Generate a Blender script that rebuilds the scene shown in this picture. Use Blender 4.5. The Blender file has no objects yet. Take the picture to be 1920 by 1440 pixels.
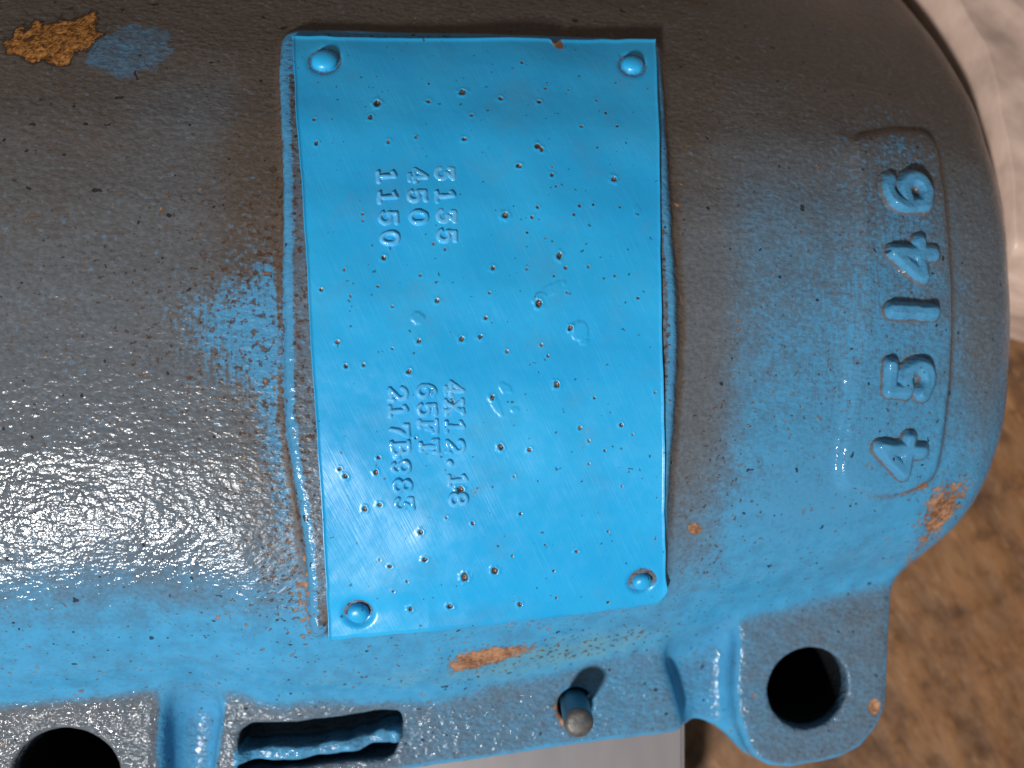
import bpy, math, random
import numpy as np
random.seed(7); rng = np.random.default_rng(7)

# ------------------------------------------------------------------ camera, light, exposure
sc = bpy.context.scene
S0 = 0.000125          # metres per photograph pixel on the plane z = 0
H = 0.22               # camera height above that plane
ZG = -0.122            # the floor the casing stands on
cam_data = bpy.data.cameras.new('camera')
cam = bpy.data.objects.new('camera', cam_data); sc.collection.objects.link(cam)
cam.location = (0, 0, H); cam.rotation_euler = (0, 0, 0)
cam_data.sensor_width = 36; cam_data.lens = 36 * H / (1920 * S0)
cam_data.clip_start = 0.005; cam_data.clip_end = 50
cam_data.dof.use_dof = True; cam_data.dof.focus_distance = 0.221; cam_data.dof.aperture_fstop = 9.5
sc.camera = cam

world = bpy.data.worlds.new('World'); sc.world = world; world.use_nodes = True
wb = world.node_tree.nodes['Background']
wb.inputs[0].default_value = (1.0, 0.95, 0.92, 1); wb.inputs[1].default_value = 0.16

def lamp(name, loc, target, power, size, col):
    ld = bpy.data.lights.new(name, 'AREA'); ld.shape = 'DISK'; ld.size = size; ld.energy = power; ld.color = col
    o = bpy.data.objects.new(name, ld); sc.collection.objects.link(o); o.location = loc
    d = np.array(target) - np.array(loc)
    from mathutils import Vector
    o.rotation_euler = Vector(d).to_track_quat('-Z', 'Y').to_euler()
    return o
lamp('workshop_lamp', (-0.34, -0.72, 1.03), (0, 0, 0), 20.5, 0.12, (1.0, 0.985, 0.965))

vs = sc.view_settings
sc.display_settings.display_device = 'sRGB'
vs.view_transform = 'Standard'; vs.look = 'None'; vs.exposure = 0.0; vs.gamma = 1.0; vs.use_curve_mapping = False
sc.cycles.use_denoising = True

C = sc.collection

# ------------------------------------------------------------------ numeric helpers
def pt(u, v, z=0.0):
    """photograph position -> plan position at height z (design aid for taking measurements)"""
    k = S0 * (H - z) / H
    return ((u - 960) * k, (720 - v) * k)

TX = 0.14              # the casing rises to the left: slope of its long axis
def pf(u, v, zr):
    z = zr
    for _ in range(12): z = zr - TX * pt(u, v, z)[0]
    return pt(u, v, z)

def smooth(t): t = np.clip(t, 0, 1); return t * t * (3 - 2 * t)
def smin(a, b, k): h = np.clip(0.5 + 0.5 * (b - a) / k, 0, 1); return b + (a - b) * h - k * h * (1 - h)
def smax(a, b, k): return -smin(-a, -b, k)

def lattice(seed, n=64): return np.random.default_rng(seed).random((n, n)).astype(np.float32)
def vnoise(x, y, seed, n=64):
    L = lattice(seed, n); xi = np.floor(x).astype(int); yi = np.floor(y).astype(int)
    fx = smooth(x - xi); fy = smooth(y - yi)
    a = L[xi % n, yi % n]; b = L[(xi + 1) % n, yi % n]; c = L[xi % n, (yi + 1) % n]; d = L[(xi + 1) % n, (yi + 1) % n]
    return (a * (1 - fx) + b * fx) * (1 - fy) + (c * (1 - fx) + d * fx) * fy
def fbm(x, y, seed, oct=3):
    r = 0; a = 0.5
    for i in range(oct):
        r = r + a * vnoise(x * 2 ** i, y * 2 ** i, seed + i); a *= 0.5
    return r / (1 - 0.5 ** oct)

def poly_sdf(X, Y, P):
    P = np.array(P, float); n = len(P)
    d = np.full(X.shape, 1e9); s = np.zeros(X.shape, bool)
    for i in range(n):
        a = P[i]; b = P[(i + 1) % n]; e = b - a
        wx = X - a[0]; wy = Y - a[1]
        t = np.clip((wx * e[0] + wy * e[1]) / (e @ e + 1e-18), 0, 1)
        d = np.minimum(d, (wx - t * e[0]) ** 2 + (wy - t * e[1]) ** 2)
        c = ((a[1] > Y) != (b[1] > Y))
        if c.any():
            xs = a[0] + (Y - a[1]) / (b[1] - a[1] if b[1] != a[1] else 1e-12) * e[0]
            s ^= c & (X < xs)
    return np.where(s, -1, 1) * np.sqrt(d)

def catmull(P, per=6):
    P = np.array(P, float); out = []
    for i in range(len(P) - 1):
        p0 = P[max(i - 1, 0)]; p1 = P[i]; p2 = P[i + 1]; p3 = P[min(i + 2, len(P) - 1)]
        for t in np.linspace(0, 1, per, endpoint=False):
            out.append(0.5 * (2 * p1 + (p2 - p0) * t + (2 * p0 - 5 * p1 + 4 * p2 - p3) * t * t + (3 * p1 - p0 - 3 * p2 + p3) * t ** 3))
    out.append(P[-1]); return [tuple(q) for q in out]

# ------------------------------------------------------------------ shape of the casing's top
PROF = [(-330, -125), (-250, -90), (-150, -64), (0, -35), (120, -19.5), (250, -8.8), (400, -2.4), (550, 0), (700, -0.4), (850, -1.7),
        (1000, -4.9), (1100, -9.0), (1170, -13.8), (1210, -18.5), (1250, -25), (1290, -34.5), (1330, -48), (1370, -66), (1430, -110), (1450, -135)]
py = np.array([pt(0, v, z / 1000)[1] for v, z in PROF])[::-1]
pz = np.array([z / 1000 for v, z in PROF])[::-1]
yy = np.linspace(py[0], py[-1], 1600); zz = np.interp(yy, py, pz)
kern = np.hanning(61); kern /= kern.sum()
zz = np.convolve(np.pad(zz, 30, mode='edge'), kern, 'valid')

def fold_shift(x):       # the lower edge of the body draws in towards the round end
    return np.interp(x, [-.13, -.105, -.085, -.072, -.062, -.02, .005, .042, .065, .10, .14], [.0035, .0045, .0060, .0045, .0005, 0, .0045, .0125, .0185, .0245, .030])
def base_top(x, y):
    w = smooth((0.0 - y) / 0.065)
    z = np.interp(y - fold_shift(x) * w, yy, zz)
    return z - TX * x - 0.008 * np.clip((x - 0.045) / 0.075, 0, 2) ** 2

def on_top(u, v, lift=0.0):
    z = 0.0
    for _ in range(14):
        x, y = pt(u, v, z); z = 0.5 * z + 0.5 * (float(base_top(x, y)) + lift)
    x, y = pt(u, v, z); return x, y, z
def poly_top(L, lift=0.0): return [on_top(u, v, lift)[:2] for u, v in L]

PAD_H = 0.0026; PLATE_OUT = [on_top(u, v, .0038)[:2] for u, v in [(549, 66), (585, 660), (618, 1199), (760, 1188), (900, 1172), (1060, 1152), (1180, 1138), (1232, 1128), (1248, 1105), (1241, 640), (1229, 73)]]
PAD = poly_top(catmull([(522, 110), (527, 70), (548, 54), (600, 53), (900, 60), (1180, 70), (1230, 80), (1241, 125), (1250, 250), (1260, 420), (1271, 600), (1266, 760), (1256, 900), (1250, 1050), (1246, 1100),
                        (1225, 1106), (1000, 1128), (800, 1150), (650, 1168), (596, 1196), (580, 1176), (574, 1060), (556, 930), (536, 800), (530, 600), (529, 350), (524, 200), (522, 110)], 4)[:-1], PAD_H)
NUM_H = 0.0021
NUMPAD = poly_top(catmull([(1600, 262), (1640, 248), (1690, 243), (1740, 250), (1762, 290), (1778, 400), (1788, 540), (1787, 660), (1778, 770), (1758, 880),
                           (1720, 915), (1660, 930), (1612, 922), (1578, 905), (1583, 830), (1594, 740), (1603, 620), (1607, 480), (1604, 360), (1600, 262)], 4)[:-1], NUM_H)

END = catmull([pf(1500, -220, -.085), pf(1645, -100, -.068), pf(1729, 0, -.052), pf(1794, 95, -.040), pf(1840, 190, -.031), pf(1868, 300, -.023), pf(1886, 410, -.019), pf(1891, 530, -.017),
               pf(1887, 660, -.018), pf(1868, 790, -.021), pf(1830, 895, -.026), pf(1784, 975, -.032), pf(1733, 1045, -.038), pf(1695, 1100, -.044), pf(1655, 1150, -.050), pf(1560, 1300, -.055)], 5)
END = [(x + 0.0016, y) for x, y in END]
ENDPOLY = [(-0.4, 0.5), (0.02, 0.30)] + END + [(0.06, -0.3), (-0.4, -0.3)]

ZF, ZR = -0.038, -0.0475     # flange faces and the recesses between them
OUT = [pf(u, v, ZF) for u, v in [(1667, 1000), (1668, 1120), (1668, 1300), (1664, 1335), (1652, 1368), (1622, 1408), (1585, 1430), (1548, 1440), (1490, 1450), (1450, 1447), (1412, 1434), (1374, 1408),
      (1335, 1388), (1312, 1380), (1287, 1379), (1220, 1388), (1080, 1405), (850, 1441), (600, 1478), (395, 1498), (330, 1510), (290, 1540), (230, 1575), (120, 1592), (10, 1575), (-60, 1530), (-110, 1470), (-300, 1470), (-560, 1470), (-560, 900)]]
CEN = [pf(u, v, ZF) for u, v in [(418, 1000), (412, 1320), (388, 1460), (380, 1700), (1400, 1700), (1291, 1385), (1277, 1330), (1262, 1280), (1243, 1225), (1200, 1000)]]
EARR = [pf(u, v, ZF) for u, v in [(1380, 1000), (1379, 1200), (1376, 1300), (1384, 1360), (1400, 1400), (1430, 1480), (1800, 1500), (1800, 1000)]]
EARL = [pf(u, v, ZF) for u, v in [(306, 1000), (311, 1300), (302, 1400), (300, 1700), (-700, 1700), (-700, 1000)]]
HOLES = [pf(1516, 1291, ZF) + (78 * S0 * (H - ZF + .013) / H,), pf(118, 1464, ZF) + (96 * S0 * (H - ZF - .014) / H,)]
PINC = pf(1078, 1322, ZF); PINR = 0.0040
SLOT = [pf(u, v, ZF) for u, v in [(450, 1376), (470, 1360), (560, 1350), (722, 1331), (750, 1332), (753, 1355), (748, 1385), (738, 1418), (722, 1427), (640, 1434), (560, 1446), (440, 1456), (436, 1430)]]
WEB = [pf(455, 1412, -.043), pf(560, 1408, -.043), pf(660, 1392, -.043), pf(744, 1366, -.043)]
NICK = pf(1641, 1326, ZF)

# ------------------------------------------------------------------ signed distance field -> one cast skin
HV = 0.0007
gx = np.arange(-0.166, 0.142, HV); gy = np.arange(-0.138, 0.196, HV); gz = np.arange(ZG - 0.002, 0.0300, HV)
X, Y = np.meshgrid(gx, gy, indexing='ij')
def num_w(x, y): return 0.0022 + .012 * smooth((y + .004) / .02) * smooth((.0905 - x) / .006)
def fields(X, Y):
    F = {}
    F['pad'] = poly_sdf(X, Y, PAD); F['num'] = poly_sdf(X, Y, NUMPAD)
    zt = base_top(X, Y)
    F['zt0'] = zt
    lump = (fbm(X * 160, Y * 160, 3) - .5) * 0.0003 + (fbm(X * 60, Y * 60, 13) - .5) * 0.0005
    padedge = F['pad'] + (vnoise(X * 300, Y * 300, 21) - .5) * 0.0006
    zt = zt + lump + PAD_H * smooth(0.5 - padedge / 0.0022) + NUM_H * smooth(0.5 - (F['num'] + (vnoise(X * 200, Y * 200, 5) - .5) * .0008) / num_w(X, Y))
    bx, by, bz = on_top(598, 1172, PAD_H)
    zt = zt + 0.0010 * smooth(1.3 - np.hypot(X - bx, Y - by) / 0.0013)
    F['zt'] = zt
    F['end'] = poly_sdf(X, Y, ENDPOLY)
    F['out'] = poly_sdf(X, Y, OUT); F['cen'] = poly_sdf(X, Y, CEN); F['earr'] = poly_sdf(X, Y, EARR); F['earl'] = poly_sdf(X, Y, EARL)
    F['slot'] = poly_sdf(X, Y, SLOT)
    F['web'], F['webt'] = fields_web(X, Y)
    F['lump2'] = (fbm(X * 220, Y * 220, 33) - .5) * 0.0004 + (fbm(X * 70, Y * 70, 43) - .5) * 0.0006
    return F
def fields_web(X, Y):
    dw = np.full(X.shape, 1e9); tw = np.zeros(X.shape); L = 0
    for a, b in zip(WEB[:-1], WEB[1:]):
        a = np.array(a); e = np.array(b) - a
        t = np.clip(((X - a[0]) * e[0] + (Y - a[1]) * e[1]) / (e @ e), 0, 1)
        d = np.hypot(X - a[0] - t * e[0], Y - a[1] - t * e[1]); m = d < dw
        tw = np.where(m, L + t, tw); dw = np.minimum(dw, d); L += 1
    return dw, tw / L
F = fields(X, Y)
g0, g1 = np.gradient(F['zt'], HV); F['gn'] = np.sqrt(1 + np.minimum(g0 ** 2 + g1 ** 2, 16))

def d_body(F, X, Y, z):
    d = (z - F['zt']) / F['gn']
    d = smax(d, F['end'], 0.011)
    return np.maximum(d, -0.160 - X)
def d_flange(F, X, Y, z):
    zb = -0.098
    k = 0.0035
    inset = np.clip(-F['cen'] - .001, 0, .012) * smooth((-0.0535 - z) / 0.002)
    base = smax(np.maximum(F['out'] + 0.001 + inset, zb - z), z - ZR - F['lump2'], k)
    zc = z - ZF - F['lump2']
    top = smin(smax(F['cen'], zc, k), smin(smax(F['earr'], zc, k), smax(F['earl'], zc, k), 0.0005), 0.0005)
    top = smax(top, F['out'] + inset, k); top = np.maximum(top, zb - z)
    d = smin(base, top, 0.007)
    return np.maximum(d, -0.160 - X)
def d_web(F, z):
    t = F['webt']; tip = 0.0035 * (np.exp(-(t / 0.05) ** 2) + np.exp(-((1 - t) / 0.06) ** 2))
    zt = -0.0420 + tip + 0.0014 * (vnoise(t * 9, t * 0 + 4, 44) - .5) + 0.0022 * t
    return smax(F['web'] - (0.0013 + 0.0009 * vnoise(t * 11, t * 0 + 9, 45)), z - zt, 0.0009)
def cuts(F, X, Y, z, d):
    for cx, cy, r in HOLES:
        d = smax(d, -np.maximum(np.hypot(X - cx, Y - cy) - r, -0.094 - z), 0.0009)
    d = smax(d, -np.maximum(np.hypot(X - PINC[0], Y - PINC[1]) - PINR * 1.22, -0.046 - z), 0.0007)
    d = smax(d, -np.maximum(F['slot'] + (F['lump2'] * 2), -0.0505 - z), 0.0008)
    d = smax(d, 0.0021 - np.sqrt((X - NICK[0]) ** 2 + (Y - NICK[1]) ** 2 + (z - ZF - .0006) ** 2), 0.0008)
    return d
V = np.empty((len(gx), len(gy), len(gz)), np.float32)
for k, z in enumerate(gz):
    zr = z + TX * X
    d = smin(d_body(F, X, Y, z), d_flange(F, X, Y, zr - .10 * (Y + .088)), 0.0055)
    d = cuts(F, X, Y, zr, d)
    d = smin(d, np.maximum(d_web(F, zr), -0.053 - zr), 0.0012)
    V[:, :, k] = np.maximum(d, ZG - z)

def surface_nets(V, gx, gy, gz, h):
    nx, ny, nz = V.shape; ins = V < 0
    cnt = np.zeros((nx - 1, ny - 1, nz - 1), np.uint8)
    for i in (0, 1):
        for j in (0, 1):
            for k in (0, 1): cnt += ins[i:nx - 1 + i, j:ny - 1 + j, k:nz - 1 + k]
    act = (cnt > 0) & (cnt < 8)
    ci = np.argwhere(act); idm = np.full(act.shape, -1, np.int32); idm[act] = np.arange(len(ci), dtype=np.int32)
    cor = {}
    for i in (0, 1):
        for j in (0, 1):
            for k in (0, 1): cor[i, j, k] = V[ci[:, 0] + i, ci[:, 1] + j, ci[:, 2] + k].astype(float)
    acc = np.zeros((len(ci), 3)); n = np.zeros(len(ci))
    for ax in range(3):
        for p in (0, 1):
            for q in (0, 1):
                a = [0, 0, 0]; o = [x for x in range(3) if x != ax]; a[o[0]] = p; a[o[1]] = q
                b = list(a); b[ax] = 1
                va, vb = cor[tuple(a)], cor[tuple(b)]; m = (va < 0) != (vb < 0)
                t = np.where(m, va / np.where(m, va - vb, 1), 0)
                P = np.tile(np.array(a, float), (len(ci), 1)); P[:, ax] = t
                acc[m] += P[m]; n[m] += 1
    pos = (ci + acc / n[:, None]) * h + np.array([gx[0], gy[0], gz[0]])
    quads = []
    for ax in range(3):
        o = [(ax + 1) % 3, (ax + 2) % 3]
        sl0 = [slice(None)] * 3; sl1 = [slice(None)] * 3; sl0[ax] = slice(0, -1); sl1[ax] = slice(1, None)
        A = ins[tuple(sl0)]; B = ins[tuple(sl1)]
        e = np.argwhere(A != B); ok = (e[:, o[0]] > 0) & (e[:, o[1]] > 0) & (e[:, o[0]] < V.shape[o[0]] - 1) & (e[:, o[1]] < V.shape[o[1]] - 1)
        e = e[ok]; fl = A[e[:, 0], e[:, 1], e[:, 2]]
        def cell(da, db):
            c = e.copy(); c[:, o[0]] -= da; c[:, o[1]] -= db; return idm[c[:, 0], c[:, 1], c[:, 2]]
        q = np.stack([cell(1, 1), cell(0, 1), cell(0, 0), cell(1, 0)], 1)
        q[~fl] = q[~fl][:, ::-1]
        quads.append(q)
    return pos, np.concatenate(quads)
pos, quads = surface_nets(V, gx, gy, gz, HV); del V
for _ in range(2):                                        # light relaxation of the voxel steps
    acc = np.zeros_like(pos); n = np.zeros(len(pos))
    for a in range(4):
        b = (a + 1) % 4
        for ax in range(3): acc[:, ax] += np.bincount(quads[:, a], pos[quads[:, b], ax], len(pos)) + np.bincount(quads[:, b], pos[quads[:, a], ax], len(pos))
        n += np.bincount(quads[:, a], minlength=len(pos)) + np.bincount(quads[:, b], minlength=len(pos))
    pos = pos * 0.5 + 0.5 * acc / n[:, None]
fn = np.cross(pos[quads[:, 2]] - pos[quads[:, 0]], pos[quads[:, 3]] - pos[quads[:, 1]])
vn = np.zeros_like(pos)
for a in range(4):
    for ax in range(3): vn[:, ax] += np.bincount(quads[:, a], fn[:, ax], len(pos))
vn /= np.linalg.norm(vn, axis=1)[:, None] + 1e-12

# ------------------------------------------------------------------ wear maps of the casing (what the paint, dust and rust look like where, plus some painted-in shade)
def blob(x, y, u, v, ru, rv, ang=0, z=None, hard=1.0):
    cx, cy, cz = on_top(u, v) if z is None else pf(u, v, z) + (z,)
    k = S0 * (H - cz) / H; a = math.radians(ang)
    dx = (x - cx) / k; dy = -(y - cy) / k
    p = (dx * math.cos(a) + dy * math.sin(a)) / ru; q = (-dx * math.sin(a) + dy * math.cos(a)) / rv
    return np.exp(-(p * p + q * q) ** hard)
_vt = np.arange(-400, 1500, 20); _yt = np.array([on_top(500, v)[1] for v in _vt])
def vline(y):             # distance down the casing, in plan
    return np.interp(y, _yt[::-1], _vt[::-1])
def wear_of(pos, nrm, part=None):
    x, y = pos[:, 0], pos[:, 1]; z = pos[:, 2] + TX * x
    vv = vline(y) ; right = smooth((x - 0.03) / 0.03)
    nz = np.clip(nrm[:, 2] + TX * nrm[:, 0], -1, 1)
    flat_fl = ((z < -0.030) & (nz > 0.93)).astype(float)
    # tint: how much blue comes through the dust
    t_left = np.interp(vv, [300, 650, 900, 1030, 1110, 1190, 1300], [0.0, 0.05, .10, .22, .50, .80, .85])
    t_right = np.interp(vv, [150, 350, 550, 750, 900, 1000, 1300], [0.04, .18, .32, .46, .62, .74, .78])
    tint = t_left * (1 - right) + t_right * right
    tint -= 0.30 * blob(x, y, 1330, 700, 70, 420) * (vv < 1150) + 0.35 * blob(x, y, 1850, 600, 70, 330)
    tint += .34 * smooth((blob(x, y, 245, 92, 88, 62, -20, hard=1.5) + (fbm(x * 420, y * 420, 17) - .5) * .9 - .42) / .12)
    tint += .10 * right * smooth((vv - 250) / 200)
    tfl = np.interp(x, [-.12, -.085, -.06, .0, .05, .075, .11], [.06, .16, .22, .38, .50, .34, .28])
    fl = smooth((-0.033 - z) / 0.003) * (y < -0.045)
    steep = smooth((0.96 - nz) / 0.14)
    for cx, cy, rr_ in HOLES: steep = steep * (np.hypot(x - cx, y - cy) > rr_ + .0028)
    steep = steep * (poly_sdf(x, y, SLOT) > .0022) * (.62 + .55 * (fbm(x * 300, y * 300, 27) - .2))
    low = smooth((ZF - .003 - z) / .004)
    tfl = tfl * (1 - low) + low * .62
    tint = tint * (1 - fl) + fl * (tfl * (1 - steep) + 0.9 * steep)
    # blue: paint showing clean in patches
    blue = 0.18 + 0 * x
    blue += .55 * blob(x, y, 440, 610, 90, 90) + .6 * blob(x, y, 520, 640, 60, 160) + .5 * blob(x, y, 545, 880, 45, 180)
    blue += .26 * blob(x, y, 1690, 340, 80, 110) + .42 * blob(x, y, 1690, 560, 90, 220) + .26 * blob(x, y, 1540, 640, 170, 150) + .40 * blob(x, y, 1610, 850, 190, 150) + .42 * blob(x, y, 1480, 950, 150, 90)
    blue += 0.12 * blob(x, y, 250, 100, 75, 55, -20, hard=2) + .25 * blob(x, y, 560, 1120, 60, 60)
    blue -= .30 * blob(x, y, 1320, 760, 50, 350)
    blue = blue * (1 - fl) + fl * (0.1 + .5 * steep)
    pd = poly_sdf(x, y, PAD); strip = smooth(0.5 - pd / 0.0015) * (1 - fl)
    bluestrip = 1.0 - 0.75 * smooth((-0.0018 - pd) / 0.001) * (y < .075)
    blue = blue * (1 - strip) + strip * bluestrip
    tint = tint * (1 - strip) + strip * 0.2
    # rust-coloured specks
    speck = .10 + .55 * blob(x, y, 520, 560, 110, 420) * (pd > -0.001) + .7 * blob(x, y, 545, 1060, 90, 150) + .35 * blob(x, y, 350, 600, 300, 260) + .35 * blob(x, y, 1340, 950, 60, 220) + .6 * blob(x, y, 1080, 1220, 260, 50, -6)
    speck = np.maximum(speck * (1 - .6 * strip), strip * (.15 + .7 * smooth((-0.0016 - pd) / .001))); speck *= (1 - fl)
    # brown dust, with shade painted in at the number pad
    warm = np.interp(vv, [-100, 80, 260, 420, 560, 800], [1, .90, .62, .40, .22, .10]) + .65 * blob(x, y, 490, 330, 70, 280) + .35 * blob(x, y, 500, 850, 80, 260) + .2 * blob(x, y, 1290, 300, 60, 500)
    warm -= .5 * right * smooth((vv - 150) / 300) + .35 * blob(x, y, 400, 190, 110, 100, -35)
    edge = np.exp(-((pd - 0.0013) / 0.0009) ** 2) * (1 - fl); warm += edge * .9; 
    blue -= edge * .55 * (1 - smooth((-.058 - y) / .006)); speck += edge * .2
    pe = poly_sdf(x, y, PLATE_OUT); foot = smooth((pe + .0005) / .0005) * smooth((.0017 - pe) / .0012) * smooth((-.050 - y) / .008) * (1 - fl)
    warm += foot * .9; tint -= foot * .55; blue -= foot * .4; speck += foot * .5
    nd = poly_sdf(x, y, NUMPAD); ne = np.exp(-((nd - .0006) / .0009) ** 2) * (1 - .8 * smooth((-.030 - y) / .02)) * smooth((x - .0885) / .003)  # shade of the number pad's upper and right edges, put into the colour
    warm += ne * .7; blue -= ne * .45; tint -= ne * .3
    for fu, fv in ((1686, 858), (1703, 712), (1709, 584), (1712, 490), (1698, 360)):
        fb = blob(x, y, fu, fv - 8, 62, 40, hard=1.5); blue -= fb * .22; warm += fb * .35; tint -= fb * .15
    warm = warm * (1 - fl) + fl * .0
    # solid rust and bare patches
    rust = 1.0 * blob(x, y, 895, 1238, 62, 26, -14, hard=1.5) + .9 * blob(x, y, 1770, 945, 42, 52, 30, hard=1.2) + 1.1 * blob(x, y, 1303, 992, 15, 12, 20, hard=2) + .95 * blob(x, y, 1722, 912, 34, 10, -25) + .6 * blob(x, y, 1735, 1010, 22, 55, 10)
    rust += .75 * blob(x, y, 960, 1222, 60, 14, -10) + .6 * blob(x, y, 1690, 1110, 60, 20, -35)
    rust += 1.2 * blob(x, y, 1641, 1328, 13, 16, 0, ZF, 2) + 1.0 * blob(x, y, 1062, 1330, 24, 34, 0, ZF, 2)
    rust += .26 * np.exp(-((pd - 0.0006) / 0.0009) ** 2) * (1 - fl) * (smooth((-.012 - y) / .04) * .5 + .3) + .30 * blob(x, y, 560, 1100, 22, 110) + .18 * blob(x, y, 1000, 1170, 260, 12, -6)
    amber = 1.15 * blob(x, y, 112, 72, 72, 46, 8, hard=1.6) + .9 * blob(x, y, 70, 100, 60, 22, 8) + .4 * blob(x, y, 160, 30, 40, 30)
    amber = amber + (amber > .12) * (fbm(x * 330, y * 330, 37) - .5) * 1.3
    green = .9 * blob(x, y, 1050, 1225, 260, 50, -8) + .35 * blob(x, y, 600, 1280, 260, 30)
    streak = blob(x, y, 1620, 600, 220, 420) + .6 * blob(x, y, 450, 650, 120, 200)
    hole_shade = np.zeros(len(x))  # near-black shade put into the colour of bolt holes, slot and pin gap
    for cx, cy, rr_ in HOLES: hole_shade = np.maximum(hole_shade, (np.hypot(x - cx, y - cy) < rr_ + .0006) * smooth((ZF - .0035 - z) / .003))
    hole_shade = np.maximum(hole_shade, .85 * (poly_sdf(x, y, SLOT) < .0008) * smooth((ZF - .0016 - z) / .0015) * (d_web({'web': fields_web(x, y)[0], 'webt': fields_web(x, y)[1]}, z) > .0009))
    hole_shade = np.maximum(hole_shade, .8 * (np.hypot(x - PINC[0], y - PINC[1]) < PINR * 1.35) * smooth((ZF - .0002 - z) / .001))
    hole_shade = np.maximum(hole_shade, .75 * (poly_sdf(x, y, SLOT) < .0006) * smooth((-.0475 - z) / .002))
    wb_ = fields_web(x, y); onw = ((d_web({'web': wb_[0], 'webt': wb_[1]}, z) < .0009) & (poly_sdf(x, y, SLOT) < .0002)) * 1.0; tint = tint * (1 - onw) + .62 * onw
    c1 = np.stack([blue, speck, warm, tint], 1); c2 = np.stack([rust, streak, green, amber], 1); global HOLE_SHADE; HOLE_SHADE = np.stack([hole_shade, fl, 0 * hole_shade, 0 * hole_shade], 1).astype(np.float32)
    return np.clip(c1, 0, 1).astype(np.float32), np.clip(c2, 0, 1.5).astype(np.float32)

# ------------------------------------------------------------------ node helpers
class G:
    def __init__(s, name):
        s.m = bpy.data.materials.new(name); s.m.use_nodes = True; s.t = s.m.node_tree; s.t.nodes.clear()
        s.out = s.n('ShaderNodeOutputMaterial'); s.b = s.n('ShaderNodeBsdfPrincipled'); s.l(s.b.outputs[0], s.out.inputs[0])
        s.co = s.n('ShaderNodeTexCoord').outputs['Object']
    def n(s, t): return s.t.nodes.new(t)
    def l(s, a, b): s.t.links.new(a, b)
    def put(s, sock, v):
        if isinstance(v, bpy.types.NodeSocket): s.l(v, sock)
        elif isinstance(v, tuple) and len(v) == 3 and sock.type == 'RGBA': sock.default_value = v + (1,)
        else: sock.default_value = v
    def math(s, op, a, b=0.0, clamp=False):
        n = s.n('ShaderNodeMath'); n.operation = op; n.use_clamp = clamp; s.put(n.inputs[0], a); s.put(n.inputs[1], b); return n.outputs[0]
    def mix(s, f, a, b, mode='MIX'):
        n = s.n('ShaderNodeMix'); n.data_type = 'RGBA'; n.blend_type = mode; s.put(n.inputs[0], f); s.put(n.inputs[6], a); s.put(n.inputs[7], b); return n.outputs[2]
    def noise(s, scale, detail=2, rough=.5, stretch=None, rot=0, off=0, dist=0):
        v = s.co
        if stretch or off or rot:
            mp = s.n('ShaderNodeMapping'); mp.vector_type = 'TEXTURE' if False else 'POINT'
            if rot:
                m0 = s.n('ShaderNodeMapping'); m0.inputs['Rotation'].default_value = (0, 0, rot); s.l(v, m0.inputs[0]); v = m0.outputs[0]
            mp.inputs['Scale'].default_value = stretch or (1, 1, 1); mp.inputs['Location'].default_value = (off, off * .7, off * .3); s.l(v, mp.inputs[0]); v = mp.outputs[0]
        n = s.n('ShaderNodeTexNoise'); n.inputs['Scale'].default_value = scale; n.inputs['Detail'].default_value = detail; n.inputs['Roughness'].default_value = rough; n.inputs['Distortion'].default_value = dist
        s.l(v, n.inputs['Vector']); return n.outputs[0]
    def step(s, v, lo, hi, a=0.0, b=1.0):
        n = s.n('ShaderNodeMapRange'); n.interpolation_type = 'SMOOTHSTEP'; s.put(n.inputs[0], v)
        for i, q in enumerate((lo, hi, a, b)): s.put(n.inputs[i + 1], q)
        return n.outputs[0]
    def attr(s, name):
        n = s.n('ShaderNodeAttribute'); n.attribute_name = name; q = s.n('ShaderNodeSeparateColor'); s.l(n.outputs['Color'], q.inputs[0]); return q.outputs[0], q.outputs[1], q.outputs[2], n.outputs['Alpha']
    def bump(s, hgt, dist, strength=1.0, prev=None):
        n = s.n('ShaderNodeBump'); n.inputs['Distance'].default_value = dist; s.put(n.inputs['Strength'], strength); s.l(hgt, n.inputs['Height'])
        if prev is not None: s.l(prev, n.inputs['Normal'])
        return n.outputs[0]
    def set(s, **k):
        for a, v in k.items(): s.put(s.b.inputs[a.replace('_', ' ')], v)

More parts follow.
